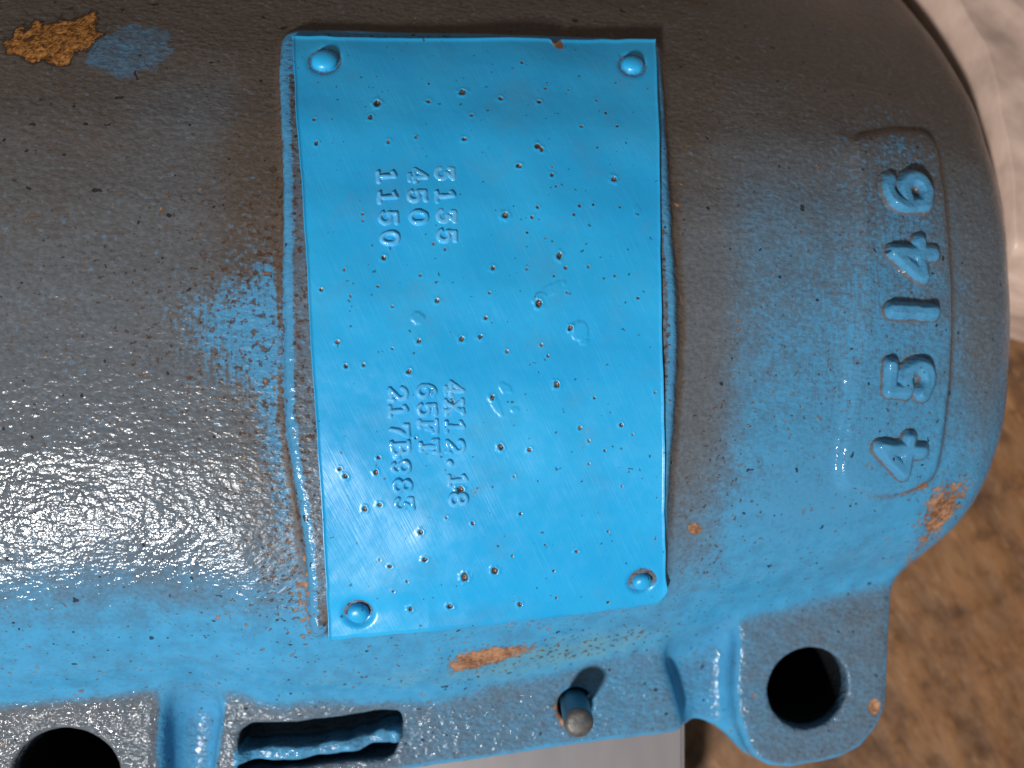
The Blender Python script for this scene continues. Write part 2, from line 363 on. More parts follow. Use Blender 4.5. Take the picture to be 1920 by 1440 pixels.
def mat_casing():
    g = G('dusty_blue_casting_paint')
    blue, speck, warm, tint = g.attr('wear'); rust, streak, green, amber = g.attr('wear2')
    fine = g.noise(900, 3, .6); mid = g.noise(210, 3, .55, off=.3); big = g.noise(45, 3, .5, off=.9)
    stk = g.noise(1, 3, .6, stretch=(2200, 130, 400))
    grain = g.noise(1500, 2, .6, off=.21)
    M = g.math
    t = M('ADD', blue, M('MULTIPLY', M('SUBTRACT', mid, .5), .55)); t = M('ADD', t, M('MULTIPLY', M('SUBTRACT', fine, .5), 1.5))
    t = M('ADD', t, M('MULTIPLY', M('MULTIPLY', M('SUBTRACT', stk, .5), streak), 1.6))
    bm = g.step(t, .32, .84)
    nn = M('ADD', M('ADD', M('MULTIPLY', M('SUBTRACT', big, .5), .45), M('MULTIPLY', M('SUBTRACT', mid, .5), .5)), M('MULTIPLY', M('SUBTRACT', fine, .5), .6))
    tt = M('ADD', tint, M('MULTIPLY', nn, M('ADD', M('MULTIPLY', tint, 1.5), .12, True)))
    tm = g.step(tt, 0.0, 1.0)
    wv = M('ADD', warm, M('MULTIPLY', M('SUBTRACT', big, .5), .5)); wv = M('ADD', wv, M('MULTIPLY', M('SUBTRACT', mid, .5), .5))
    dust = g.mix(g.step(wv, .0, 1.0), (.124, .138, .155), (.102, .079, .064))
    dust = g.mix(g.step(fine, .3, .72), g.mix(.30, dust, (.02, .016, .014)), dust)
    bluec = g.mix(g.step(mid, .3, .7), (.040, .268, .50), (.055, .31, .56))
    col = g.mix(tm, dust, bluec)
    col = g.mix(bm, col, g.mix(.32, (.045, .32, .60), dust))
    col = g.mix(M('MULTIPLY', g.step(M('ADD', green, M('SUBTRACT', mid, .5)), .25, 1.1), .55), col, (.16, .30, .30))
    # dark and rusty specks
    sp = g.noise(780, 2, .55, off=.55)
    sm = g.step(M('ADD', sp, M('MULTIPLY', speck, .16)), .69, .735)
    col = g.mix(M('MULTIPLY', sm, .8), col, g.mix(g.step(fine, .4, .6), (.045, .022, .013), (.10, .05, .028)))
    sp2 = g.step(g.noise(420, 1, .5, off=.75), .735, .76); col = g.mix(M('MULTIPLY', sp2, .8), col, (.010, .008, .007))
    # rust
    rm = g.step(M('ADD', rust, M('MULTIPLY', M('SUBTRACT', M('ADD', M('MULTIPLY', mid, .6), M('MULTIPLY', sp, .8)), .7), 2.2)), .47, .72)
    rcol = g.mix(g.step(M('ADD', M('MULTIPLY', fine, .5), M('MULTIPLY', mid, .5)), .38, .62), (.15, .068, .034), (.40, .21, .12))
    rv = M('ADD', rust, M('MULTIPLY', M('SUBTRACT', M('ADD', M('MULTIPLY', mid, .6), M('MULTIPLY', sp, .8)), .7), 2.2)); col = g.mix(M('MULTIPLY', g.step(rv, .30, .50), .55), col, (.11, .085, .06))
    col = g.mix(rm, col, rcol)
    fib = g.noise(1, 3, .65, stretch=(900, 500, 500), rot=.5, dist=1.2)
    av = M('ADD', amber, M('MULTIPLY', M('SUBTRACT', M('ADD', M('MULTIPLY', mid, .5), M('MULTIPLY', fib, .5)), .5), 1.4)); col = g.mix(M('MULTIPLY', g.step(av, .30, .48), .85), col, (.030, .018, .010))
    am = g.step(M('ADD', amber, M('MULTIPLY', M('SUBTRACT', M('ADD', M('MULTIPLY', mid, .5), M('MULTIPLY', fib, .5)), .5), 1.4)), .50, .66)
    acol = g.mix(g.step(fib, .35, .68), (.10, .038, .007), (.48, .205, .055))
    col = g.mix(am, col, acol)
    # relief
    h1 = g.noise(620, 2.0, .5, stretch=(.85, 1.25, 1)); h2 = g.noise(150, 2, .5, off=.13)
    cas = M('SUBTRACT', 1.0, M('MULTIPLY', g.step(tint, .55, .85), .75))
    holeShadeA = g.attr('hole_shade')[0]
    col = g.mix(holeShadeA, col, (.012, .013, .015))
    flm = g.attr('hole_shade')[1]; cas = M('MULTIPLY', cas, M('ADD', 1.0, M('MULTIPLY', flm, 1.1)))
    nb = g.bump(h2, .0009, M('MULTIPLY', cas, .24)); nb = g.bump(h1, .00044, M('MULTIPLY', cas, .72), nb); nb = g.bump(grain, .00012, M('MULTIPLY', cas, .30), nb)
    rough = M('ADD', g.step(big, .3, .7, .055, .13), M('MULTIPLY', M('MAXIMUM', rm, am), .4))
    rough = M('ADD', rough, M('ADD', M('ADD', M('MULTIPLY', warm, .22), M('MULTIPLY', speck, .24)), M('MULTIPLY', g.attr('hole_shade')[0], .4)))
    g.set(Base_Color=col, Roughness=rough, Normal=nb, Specular_IOR_Level=.24)
    return g.m

def mat_plate(raised=False):
    g = G('highlit_blue_character_paint' if raised else 'blue_nameplate_paint'); M = g.math
    pit, halo, chip, _ = g.attr('grime')
    br = g.noise(1, 2, .5, stretch=(2600, 90, 1), rot=math.radians(-25)); big = g.noise(35, 2, .5); fine = g.noise(1400, 2, .6)
    fl = g.noise(300, 2, .5, off=.4)
    base = g.mix(g.step(big, .3, .7), (.010, .345, .70), (.020, .395, .75))
    base = g.mix(M('MULTIPLY', g.step(br, .5, .8), .22), base, (.10, .46, .80))
    sm_ = g.noise(75, 4, .65, off=.8); base = g.mix(M('MULTIPLY', g.step(sm_, .50, .72), .20), base, (.10, .22, .33))
    if raised: base = g.mix(g.step(fl, .35, .6, .25, .6), base, (.16, .50, .80))  # paler blue stands in for the highlights on the raised characters
    dots = g.step(g.noise(700, 1, .5, off=.66), .735, .765); base = g.mix(M('MULTIPLY', dots, .75), base, (.02, .05, .07))
    hm = g.step(M('ADD', halo, M('MULTIPLY', M('SUBTRACT', fine, .5), 1.2)), .40, .75)
    base = g.mix(M('MULTIPLY', hm, .75), base, (.10, .075, .06))
    base = g.mix(g.step(pit, .35, .65), base, g.mix(g.step(fine, .4, .6), (.035, .025, .02), (.15, .11, .08)))
    base = g.mix(g.step(M('ADD', chip, M('MULTIPLY', M('SUBTRACT', fl, .5), 1.0)), .45, .6), base, (.20, .095, .05))
    nb = g.bump(br, .00012, .30); nb = g.bump(fl, .0005, .16, nb)
    g.set(Base_Color=base, Roughness=M('ADD', g.step(fl, .3, .7, .29, .40) if not raised else g.step(fl, .3, .7, .10, .18), M('MULTIPLY', hm, .2)), Normal=nb, Specular_IOR_Level=.62)
    return g.m

def mat_simple(name, c1, c2, scale, rough, bump=0.0, stretch=None, rot=0, detail=3):
    g = G(name); n = g.noise(scale, detail, .6, stretch=stretch, rot=rot)
    g.set(Base_Color=g.mix(g.step(n, .3, .7), c1, c2), Roughness=rough)
    if bump: g.set(Normal=g.bump(n, bump, .8))
    return g.m

def mat_floor():
    g = G('brown_board_floor'); M = g.math
    a = g.noise(1, 4, .6, stretch=(85, 26, 1), rot=math.radians(-32)); b = g.noise(1, 3, .6, stretch=(300, 95, 1), rot=math.radians(-32), off=.4); c = g.noise(14, 2, .5)
    col = g.mix(g.step(a, .33, .68), (.066, .027, .008), (.24, .108, .037))
    col = g.mix(M('MULTIPLY', g.step(b, .55, .75), .6), col, (.36, .19, .085)); col = g.mix(M('MULTIPLY', g.step(b, .45, .28), .6), col, (.06, .024, .008))
    col = g.mix(M('MULTIPLY', g.step(c, .4, .65), .35), col, (.21, .085, .025))
    e = g.noise(110, 5, .7, off=.2); col = g.mix(M('MULTIPLY', g.step(e, .42, .66), .5), col, (.23, .125, .06)); col = g.mix(M('MULTIPLY', g.step(e, .45, .31), .5), col, (.028, .013, .006))
    g.set(Base_Color=col, Roughness=.62, Normal=g.bump(a, .003, .5)); return g.m

MC, MP, MPR = mat_casing(), mat_plate(), mat_plate(True)

# ------------------------------------------------------------------ object helpers
def link(name, me, mat, parent=None, loc=(0, 0, 0)):
    o = bpy.data.objects.new(name, me); C.objects.link(o); o.location = loc
    if mat and not me.materials: me.materials.append(mat)
    if parent: o.parent = parent
    return o
def mesh_np(name, v, q, normals=None, smooth_=True):
    me = bpy.data.meshes.new(name); me.from_pydata(np.asarray(v).tolist(), [], np.asarray(q).tolist())
    me.update()
    if smooth_: me.polygons.foreach_set('use_smooth', np.ones(len(me.polygons), bool))
    if normals is not None: me.normals_split_custom_set_from_vertices(np.asarray(normals).tolist())
    return me
def attr_col(me, name, arr):
    a = me.attributes.new(name, 'FLOAT_COLOR', 'POINT'); a.data.foreach_set('color', np.ascontiguousarray(arr, np.float32).ravel())
def thing(name, label, cat, loc):
    o = bpy.data.objects.new(name, None); C.objects.link(o); o.location = loc; o.empty_display_size = .02
    o['label'] = label; o['category'] = cat; return o

# ------------------------------------------------------------------ the casing and its cast parts
casing = thing('pump_casing', 'blue painted cast iron pump casing with riveted nameplate, dusty and rust specked', 'pump casing', (0, 0, ZG))
UP = (0, 0, -ZG)          # parts keep plan coordinates
cen = pos[quads].mean(1); fnz = fn[:, 2] / (np.linalg.norm(fn, axis=1) + 1e-15)
Fc = fields(cen[:, 0], cen[:, 1]); Fc['gn'] = np.ones(len(cen)) * 1.2; cr_ = cen[:, 2] + TX * cen[:, 0]
db = d_body(Fc, cen[:, 0], cen[:, 1], cen[:, 2]); df = d_flange(Fc, cen[:, 0], cen[:, 1], cr_ - .10 * (cen[:, 1] + .088))
body_side = (db < df) | (Fc['out'] > 0.006)
label = np.zeros(len(cen), int)
label[(Fc['pad'] < 0.0009) & body_side & (cr_ > -.04)] = 1
label[(Fc['num'] < 0.0009) & body_side & (cr_ > -.06)] = 2
fl = ~body_side
label[fl] = 3
label[fl & (Fc['earr'] < .0015)] = 4
label[fl & (Fc['earl'] < .0015)] = 5
label[fl & (d_web(Fc, cr_) < 0.0008) & (cr_ > -.066) & (Fc['slot'] < .0005)] = 6
def islands(q):
    idx, inv = np.unique(q, return_inverse=True); inv = inv.reshape(-1, 4); L = np.arange(len(idx))
    while True:
        m = L[inv].min(1); N = L.copy()
        for a in range(4): np.minimum.at(N, inv[:, a], m)
        N = N[N]; N = N[N]
        if (N == L).all(): return L[inv[:, 0]]
        L = N
for i in (1, 2, 3, 4, 5, 6):
    w = np.where(label == i)[0]
    if len(w):
        c = islands(quads[w]); ids_, n_ = np.unique(c, return_counts=True)
        print('part', i, n_)
        label[w[c != ids_[n_.argmax()]]] = 3 if i > 3 else 0
PN = ['shell', 'nameplate_pad', 'number_pad', 'mounting_flange', 'bolt_lug', 'bolt_lug', 'cast_web']
W1, W2 = wear_of(pos, vn); W3 = HOLE_SHADE
parts = {}
for i, nm in enumerate(PN):
    q = quads[label == i]
    if not len(q): continue
    idx, inv = np.unique(q, return_inverse=True)
    me = mesh_np(nm, pos[idx], inv.reshape(-1, 4), vn[idx])
    attr_col(me, 'wear', W1[idx]); attr_col(me, 'wear2', W2[idx]); attr_col(me, 'hole_shade', W3[idx])
    parts[i] = link(nm, me, MC, casing, UP)

# ------------------------------------------------------------------ lettering strokes
def arc(cx, cy, rx, ry, a0, a1, n=14):
    return [(cx + rx * math.cos(math.radians(a0 + (a1 - a0) * i / n)), cy + ry * math.sin(math.radians(a0 + (a1 - a0) * i / n))) for i in range(n + 1)]
GL = {
 '0': [arc(.38, .5, .34, .48, 0, 360, 24)],
 '1': [[(.40, 0), (.40, 1.0), (.16, .86)], [(.12, 0), (.68, 0)]],
 '2': [arc(.38, .70, .32, .29, 165, -30, 14) + [(.06, .02)], [(.06, .02), (.50, .08), (.70, .0), (.74, .2)]],
 '3': [[(.08, .82), (.10, 1.0), (.70, 1.0), (.36, .60)], [(.36, .60)] + arc(.36, .30, .34, .30, 85, -160, 14)],
 '4': [[(.52, 0), (.52, 1.0), (.02, .30), (.78, .30)], [(.34, 0), (.70, 0)]],
 '5': [[(.68, 1.0), (.14, 1.0), (.10, .55)] + arc(.36, .31, .33, .31, 120, -155, 14)],
 '6': [arc(.38, .28, .32, .28, 0, 360, 20), [(.06, .30)] + arc(.42, .52, .36, .47, 190, 50, 10)],
 '7': [[(.06, .80), (.06, 1.0), (.72, 1.0), (.40, .45), (.32, 0)]],
 '8': [arc(.38, .74, .27, .25, 0, 360, 18), arc(.38, .26, .33, .26, 0, 360, 18)],
 '9': [arc(.38, .71, .32, .28, 0, 360, 20), [(.70, .70)] + arc(.36, .47, .34, .47, 10, -130, 10)],
 'X': [[(.06, 0), (.70, 1.0)], [(.06, 1.0), (.70, 0)], [(-.02, 0), (.20, 0)], [(.56, 0), (.80, 0)], [(-.02, 1), (.20, 1)], [(.56, 1), (.78, 1)]],
 'F': [[(.14, 0), (.14, 1.0), (.72, 1.0), (.72, .80)], [(.14, .52), (.48, .52)], [(.48, .62), (.48, .42)], [(0, 0), (.34, 0)], [(0, 1), (.14, 1)]],
 'T': [[(.38, 0), (.38, 1.0)], [(.02, .76), (.02, 1.0), (.74, 1.0), (.74, .76)], [(.18, 0), (.58, 0)]],
 'B': [[(.12, 0), (.12, 1.0)], [(0, 1), (.40, 1.0)] + arc(.42, .76, .24, .24, 90, -90, 10) + [(.12, .52)], [(.40, .52)] + arc(.42, .26, .30, .26, 90, -90, 10) + [(0, 0)]],
 '.': [[(.30, .06), (.34, .10)]],
}
# the heavier foundry figures
GL2 = {
 '6': [[(.66, .86)] + arc(.42, .50, .36, .44, 62, 200, 12) + arc(.38, .27, .32, .28, 190, 480, 20)],
 '4': [[(.56, 0), (.56, 1.0), (.06, .34), (.80, .34)]],
 '1': [[(.38, 0), (.38, 1.0)]],
 '5': [[(.66, .97), (.16, .97), (.14, .56)] + arc(.38, .31, .31, .30, 125, -150, 16)],
}
def glyph(strokes, hgt, half, flank, relief, cell, seed, strength=1.0):
    """raised character in local plan coordinates (x right, y up, origin at its middle)"""
    m = half + flank + cell
    xs = np.arange(-m - .06 * hgt, .84 * hgt + m, cell); ys = np.arange(-m, hgt + m, cell)
    GX, GY = np.meshgrid(xs, ys, indexing='ij')
    wx = GX + (vnoise(GX / hgt * 4 + 9, GY / hgt * 4 + 9, seed) - .5) * hgt * .05; wy = GY + (vnoise(GX / hgt * 4 + 30, GY / hgt * 4 + 3, seed) - .5) * hgt * .05
    d = np.full(GX.shape, 1e9)
    for st in strokes:
        for a, b in zip(st[:-1], st[1:]):
            a = np.array(a) * hgt; e = np.array(b) * hgt - a
            t = np.clip(((wx - a[0]) * e[0] + (wy - a[1]) * e[1]) / (e @ e + 1e-18), 0, 1)
            d = np.minimum(d, np.hypot(wx - a[0] - t * e[0], wy - a[1] - t * e[1]))
    wear = .72 + .56 * vnoise(GX / hgt * 2.3 + 5, GY / hgt * 2.3 + 7, seed + 1)
    z = relief * strength * wear * smooth(1 - (d - half) / flank)
    z = np.where(d > half + flank * .92, -relief * .10 - 4e-5, z)
    keep = d < half + flank + cell * .8
    return GX - .38 * hgt, GY - .5 * hgt, z, keep

def grid_mesh(nm, P, keep, mask_attr=None):
    nx, ny = keep.shape; fk = keep[:-1, :-1] & keep[1:, :-1] & keep[1:, 1:] & keep[:-1, 1:]
    ids = np.arange(nx * ny).reshape(nx, ny)
    q = np.stack([ids[:-1, :-1][fk], ids[1:, :-1][fk], ids[1:, 1:][fk], ids[:-1, 1:][fk]], 1)
    idx, inv = np.unique(q, return_inverse=True)
    me = mesh_np(nm, P.reshape(-1, 3)[idx], inv.reshape(-1, 4)); return me, idx

# cast figures 45146 on the round end (they read upwards: foot of each figure towards the round end)
def num_top(x, y): return base_top(x, y) + NUM_H * smooth(0.5 - poly_sdf(x, y, NUMPAD) / num_w(x, y))
for ch, u, v, ang in [('4', 1686, 858, -5), ('5', 1703, 712, -3), ('1', 1709, 584, 0), ('4', 1712, 490, 2), ('6', 1698, 360, 4)]:
    cx, cy, cz = on_top(u, v, NUM_H)
    hg = 86 * S0 * (H - cz) / H
    gx_, gy_, gz_, keep = glyph(GL2[ch], hg, .0007, .0022, .0025, .00028, int(v))
    a = math.radians(90 + ang); ca, sa = math.cos(a), math.sin(a)
    wx = cx + gx_ * ca - gy_ * sa; wy = cy + gx_ * sa + gy_ * ca
    P = np.stack([wx, wy, num_top(wx, wy) + gz_ + 0.0001], -1)
    me, idx = grid_mesh('cast_figure', P, keep)
    pp = P.reshape(-1, 3)[idx]; nn = np.tile(np.array([0, 0, 1.0]), (len(pp), 1)); a1, a2 = wear_of(pp, nn)
    rel = (gz_.ravel()[idx] / .0025)
    a1[:, 0] = np.clip(.15 + .68 * smooth((rel - .12) / .3), 0, 1); a1[:, 3] = np.clip(a1[:, 3] + .25, 0, 1) * smooth(rel * 2); a1[:, 2] = .45 * (1 - smooth(rel * 2.5)); a2[:, 0] = 0; a1[:, 1] = 0; a1[:, 2] *= .5
    attr_col(me, 'wear', a1); attr_col(me, 'wear2', a2)
    link('cast_figure', me, MC, parts[2], (0, 0, 0))

# ------------------------------------------------------------------ nameplate
PL = 0.0012
cor = [on_top(549, 66, PAD_H + PL), on_top(1229, 73, PAD_H + PL), on_top(1248, 1132, PAD_H + PL), on_top(618, 1199, PAD_H + PL)]   # tl, tr, br, bl
EDGE_L = [(549, 66), (553, 160), (566, 340), (576, 500), (585, 660), (596, 820), (604, 960), (612, 1100), (618, 1199)]
EDGE_R = [(1229, 73), (1232, 160), (1237, 330), (1238, 480), (1241, 640), (1245, 800), (1246, 960), (1248, 1090), (1248, 1132)]
def interp_edge(E, b):
    P = np.array([on_top(u, v, PAD_H + PL)[:2] for u, v in E]); s = np.r_[0, np.cumsum(np.hypot(*np.diff(P, axis=0).T))]; s /= s[-1]
    return np.interp(b, s, P[:, 0]), np.interp(b, s, P[:, 1])
NA, NB = 330, 560
a1 = np.linspace(0, 1, NA); b1 = np.linspace(0, 1, NB)
lx, ly = interp_edge(EDGE_L, b1); rx_, ry_ = interp_edge(EDGE_R, b1)
A, B = np.meshgrid(a1, b1, indexing='ij')
PX = lx[None] * (1 - A) + rx_[None] * A; PY = ly[None] * (1 - A) + ry_[None] * A
# rounded lower corners, slightly uneven cut edges
PY = PY - 0.0011 * np.sin(np.pi * A) * (1 - B) ** 6 * .5
cr = np.clip((A - .965) / .035, 0, 1) ** 3 * 0.0040 * np.clip((B - .9) / .1, 0, 1) ** 2; PY = PY + cr
PX = PX + (vnoise(B * 40, A * 0 + 2, 71) - .5) * .00012 * (np.abs(A - .5) * 2) ** 8
PY = PY + (vnoise(A * 26, B * 0 + 2, 72) - .5) * .0004 * (np.abs(B - .5) * 2) ** 12
nx_, ny_, _ = on_top(1040, 70, PAD_H + PL)
PY = PY - .0016 * np.exp(-((PX - nx_) / .0009) ** 2) * np.exp(-((1 - B) * 0 + B / .02) ** 2)
PZ = base_top(PX, PY) + PAD_H + PL
PZ += (fbm(PX * 28, PY * 28, 81) - .5) * .0026 + (fbm(PX * 110, PY * 110, 85) - .5) * .00022
pit = np.zeros(PX.shape); halo = np.zeros(PX.shape); chip = np.zeros(PX.shape)
def psurf(u, v): return on_top(u, v, PAD_H + PL)
Q1 = [(520,443,14),(490,500,10),(742,360,6),(740,435,8),(886,398,12),(1050,425,9),(1213,438,9),(1140,272,6),(925,496,8),(250,511,7),(257,612,9),(568,606,9),(685,588,6),(893,597,10),(1127,712,10),(1268,747,9),(1535,766,11),(1205,628,10),(1224,640,10),(1067,921,14),(1207,886,7),(1183,929,8),(1388,880,7),(1362,918,7),(1163,994,6),(1301,1095,13),(547,1103,10),(377,1155,6),(704,1178,7),(1015,1148,10),(1160,1153,6),(280,1240,8),(405,1268,5),(523,1226,7),(775,1288,9),(585,1314,6),(1000,1254,7),(1210,1301,14),(1277,1182,5),(1328,1146,7),(1425,1142,5),(1538,1182,5),(1333,1252,5),(1638,1277,6),(985,1363,7),(1348,1406,9),(1560,886,6),(1445,875,5),(1395,540,7),(1500,483,5),(1460,426,5),(1548,540,4),(1340,384,5),(1240,380,4),(455,915,6),(455,945,6),(760,1044,5),(810,1068,6),(1240,1018,4),(1270,712,4),(1285,797,4),(690,775,10)]
Q2 = [(350,95,8),(386,198,8),(461,193,7),(700,90,8),(883,80,10),(960,70,9),(585,122,5),(657,222,9),(1075,134,7),(1224,107,8),(1251,154,6),(1347,35,9),(1289,277,12),(1013,333,10),(1451,334,4),(1388,463,8),(1427,518,6),(1172,557,9),(1048,544,12),(1565,450,7),(1614,491,5),(1428,616,5),(1106,670,5),(1568,713,5),(526,588,8),(515,652,10),(360,638,7),(382,668,9),(875,728,12),(530,792,9),(465,810,11),(815,846,7),(928,872,7),(1133,830,7),(703,910,9),(723,1028,11),(895,1103,17),(1022,1075,14),(573,1058,7),(530,1030,6),(647,1123,6),(588,1165,6),(1375,993,8),(1510,909,6),(1240,965,5),(1098,1012,5),(1277,1076,5),(660,1240,12),(830,1230,11),(1130,1220,10),(1287,1192,5),(1508,1210,6),(1715,940,5),(1710,310,6),(685,505,6),(1495,560,5),(838,335,6),(845,350,5),(812,378,6)]
PITS = [(480 + x / 2.2857, y / 2.2857, r / 2.2857) for x, y, r in Q1] + [(480 + x / 2.2857, 600 + y / 2.2857, r / 2.2857) for x, y, r in Q2]
for u, v, r in PITS:
    x, y, z = psurf(u, v); k = S0 * (H - z) / H; r = max(r * 1.05, 2.6) * k
    m = (np.abs(PX - x) < 4 * r) & (np.abs(PY - y) < 4 * r)
    ax_, ay_ = random.uniform(.85, 1.2), random.uniform(.85, 1.15)
    d = np.hypot((PX[m] - x) * ax_, (PY[m] - y) * ay_) / r * (.72 + .6 * vnoise(PX[m] * 1900, PY[m] * 1900, 95))
    PZ[m] += .00020 * np.exp(-((d - 1.35) / .45) ** 2) * min(1, r / .0008) - .55 * r * smooth((1.15 - d) / .6)
    pit[m] = np.maximum(pit[m], smooth((1.30 - d) / .6))
    halo[m] = np.maximum(halo[m], .30 * smooth((2.1 - d) / 1.0))
for u, v, ru, rv, h_, ang in [(1088, 622, 16, 24, .00022, -20), (1030, 545, 34, 10, .00015, -30), (1015, 556, 10, 10, .00015, 0), (948, 728, 14, 9, .00016, 30), (930, 760, 8, 22, .00013, -30), (783, 596, 12, 12, .00028, 0), (965, 768, 8, 6, .00013, 0), (745, 857, 7, 5, .0003, 20), (1195, 395, 8, 12, .0001, 0)]:
    x, y, z = psurf(u, v); k = S0 * (H - z) / H; t = math.radians(ang)
    dx, dy = (PX - x) / k, -(PY - y) / k; p = (dx * math.cos(t) + dy * math.sin(t)) / ru; q = (-dx * math.sin(t) + dy * math.cos(t)) / rv
    e = p * p + q * q + (vnoise(PX * 1500, PY * 1500, 91) - .5) * .8
    PZ += h_ * smooth((1.25 - e) / .7)
RIV = [(608, 114, 25, .0019), (1186, 121, 22, .0018), (1204, 1090, 20, .0020), (671, 1149, 22, .0020)]
for i, (u, v, r, h_) in enumerate(RIV):
    x, y, z = psurf(u, v); k = S0 * (H - z) / H; d = np.hypot(PX - x, PY - y) / (r * k)
    PZ -= .00045 * np.exp(-((d - 1.0) / .30) ** 2) * (d > .2)
    if i > 1: PZ -= .0006 * smooth((1.7 - d) / .9)
    halo = np.maximum(halo, (.75 if i < 2 else .5) * np.exp(-((d - 1.12) / .22) ** 2))
x, y, z = psurf(880, 925); halo = np.maximum(halo, .55 * np.exp(-(((PX - x) / .006) ** 2 + ((PY - y - (PX - x) * .3) / .0018) ** 2)))
x, y, z = psurf(1045, 80); chip = np.exp(-(((PX - x + .3 * (PY - y)) / .0016) ** 2 + ((PY - y) / .0022) ** 2) ** 2) * 1.1
# edges: folded down along the foot, rounded a little elsewhere
PZ += .0011 * np.clip((B - .960) / .040, 0, 1) ** 2 * (1 - .25 * A) - .0005 * np.exp(-((B - .952) / .02) ** 2) - .0006 * smooth((B - .993) / .007) + .0004 * smooth((.012 - B) / .012) ** 2 + .0004 * smooth((.008 - A) / .008) ** 2 + .0004 * smooth((A - .992) / .008) ** 2
halo = np.maximum(halo, .5 * smooth((.006 - A) / .006) * .8)
top = np.stack([PX, PY, PZ], -1).reshape(-1, 3); ids = np.arange(NA * NB).reshape(NA, NB)
q = np.stack([ids[:-1, :-1], ids[:-1, 1:], ids[1:, 1:], ids[1:, :-1]], -1).reshape(-1, 4)
ring = np.concatenate([ids[:, 0], ids[-1, 1:], ids[-2::-1, -1], ids[0, -2:0:-1]])
low = top[ring] - np.array([0, 0, PL + .0006]); nb0 = len(top)
rr = np.arange(len(ring)); r2 = np.roll(rr, -1)
qs = np.stack([ring[rr], ring[r2], nb0 + r2, nb0 + rr], 1)
me = mesh_np('nameplate', np.concatenate([top, low]), np.concatenate([q, qs]))
gr = np.zeros((nb0 + len(ring), 4), np.float32); gr[:nb0, 0] = pit.ravel(); gr[:nb0, 1] = halo.ravel(); gr[:nb0, 2] = chip.ravel(); gr[nb0:, 1] = .8
attr_col(me, 'grime', gr)
plate = link('nameplate', me, MP, casing, UP); plate['label'] = 'bright blue metal nameplate with stamped characters and rusty pinholes'

def plate_z(x, y): return base_top(x, y) + PAD_H + PL + (fbm(x * 28, y * 28, 81) - .5) * .0026 + (fbm(x * 110, y * 110, 85) - .5) * .00022
# rivets
for i, (u, v, r, h_) in enumerate(RIV):
    x, y, z = psurf(u, v); k = S0 * (H - z) / H; R = r * k * (.96 if i < 2 else .90)
    ns, nr = 28, 8; vs_ = [(0, 0, h_)]; fs = []
    for j in range(1, nr + 1):
        t = j / nr * math.pi / 2
        for s in range(ns):
            a = s / ns * 2 * math.pi; w = 1 + .03 * math.sin(2 * a + i)
            vs_.append((R * math.sin(t) * w * math.cos(a), R * math.sin(t) * w * math.sin(a), h_ * math.cos(t) ** (.9 if i < 2 else .6) - (.0004 if j == nr else 0)))
    for s in range(ns): fs.append((0, 1 + s, 1 + (s + 1) % ns))
    for j in range(nr - 1):
        o0, o1 = 1 + j * ns, 1 + (j + 1) * ns
        for s in range(ns): fs.append((o0 + s, o1 + s, o1 + (s + 1) % ns, o0 + (s + 1) % ns))
    me = bpy.data.meshes.new('rivet'); me.from_pydata(vs_, [], fs); me.polygons.foreach_set('use_smooth', np.ones(len(fs), bool)); me.update()
    gv = np.zeros((len(vs_), 4), np.float32); gv[-ns:, 1] = .6; gv[-2 * ns:-ns, 1] = .35; attr_col(me, 'grime', gv)
    e = .002; sx = float(base_top(x + e, y) - base_top(x - e, y)) / (2 * e); sy = float(base_top(x, y + e) - base_top(x, y - e)) / (2 * e)
    o = link('rivet', me, MP, plate, (x, y, float(plate_z(np.array(x), np.array(y))) - (.0001 if i < 2 else .0006)))
    o.rotation_euler = (math.atan(sy), -math.atan(sx), 0)
# stamped characters: they read down the plate, heads towards the round end
LINES = [('3135', [(834, 325, .45), (835, 367, .9), (837, 405, .5), (838, 442, .9)]), ('450', [(784, 328, .8), (782, 367, .9), (785, 407, 1.1)]), ('1150', [(725, 330, 1), (727, 369, 1), (728, 408, .9), (731, 446, 1.1)]),
         ('4X12.18', [(852, 728, .7), (852, 763, .9), (853, 799, 1), (854, 837, 1), (857, 869, 1.1), (858, 900, .9), (860, 936, 1.1)]), ('65FT', [(801, 733, 1), (801, 768, 1), (803, 801, 1), (805, 837, 1)]),
         ('217B983', [(747, 738, 1), (748, 770, 1), (750, 807, 1.1), (751, 841, 1), (752, 876, 1.1), (755, 911, 1.1), (758, 945, .75)])]
sd = 100
for txt, places in LINES:
    for ch, (u, v, st) in zip(txt, places):
        sd += 3
        x, y, z = psurf(u, v); hg = 31 * S0 * (H - z) / H
        gx_, gy_, gz_, keep = glyph(GL[ch], hg, .00020 if ch != '.' else .0004, .00052, .00062, .00011, sd, st)
        a = math.radians(-90 + 3 + random.uniform(-3, 3)); ca, sa = math.cos(a), math.sin(a)
        wx = x + gx_ * ca - gy_ * sa; wy = y + gx_ * sa + gy_ * ca
        P = np.stack([wx, wy, plate_z(wx, wy) + gz_ + .00002], -1)
        me, idx = grid_mesh('stamped_character', P, keep)
        gv = np.zeros((len(idx), 4), np.float32); gv[:, 1] = .12 * (1 - smooth(gz_.ravel()[idx] / .0002)); attr_col(me, 'grime', gv)
        link('stamped_character', me, MPR, plate, (0, 0, 0))

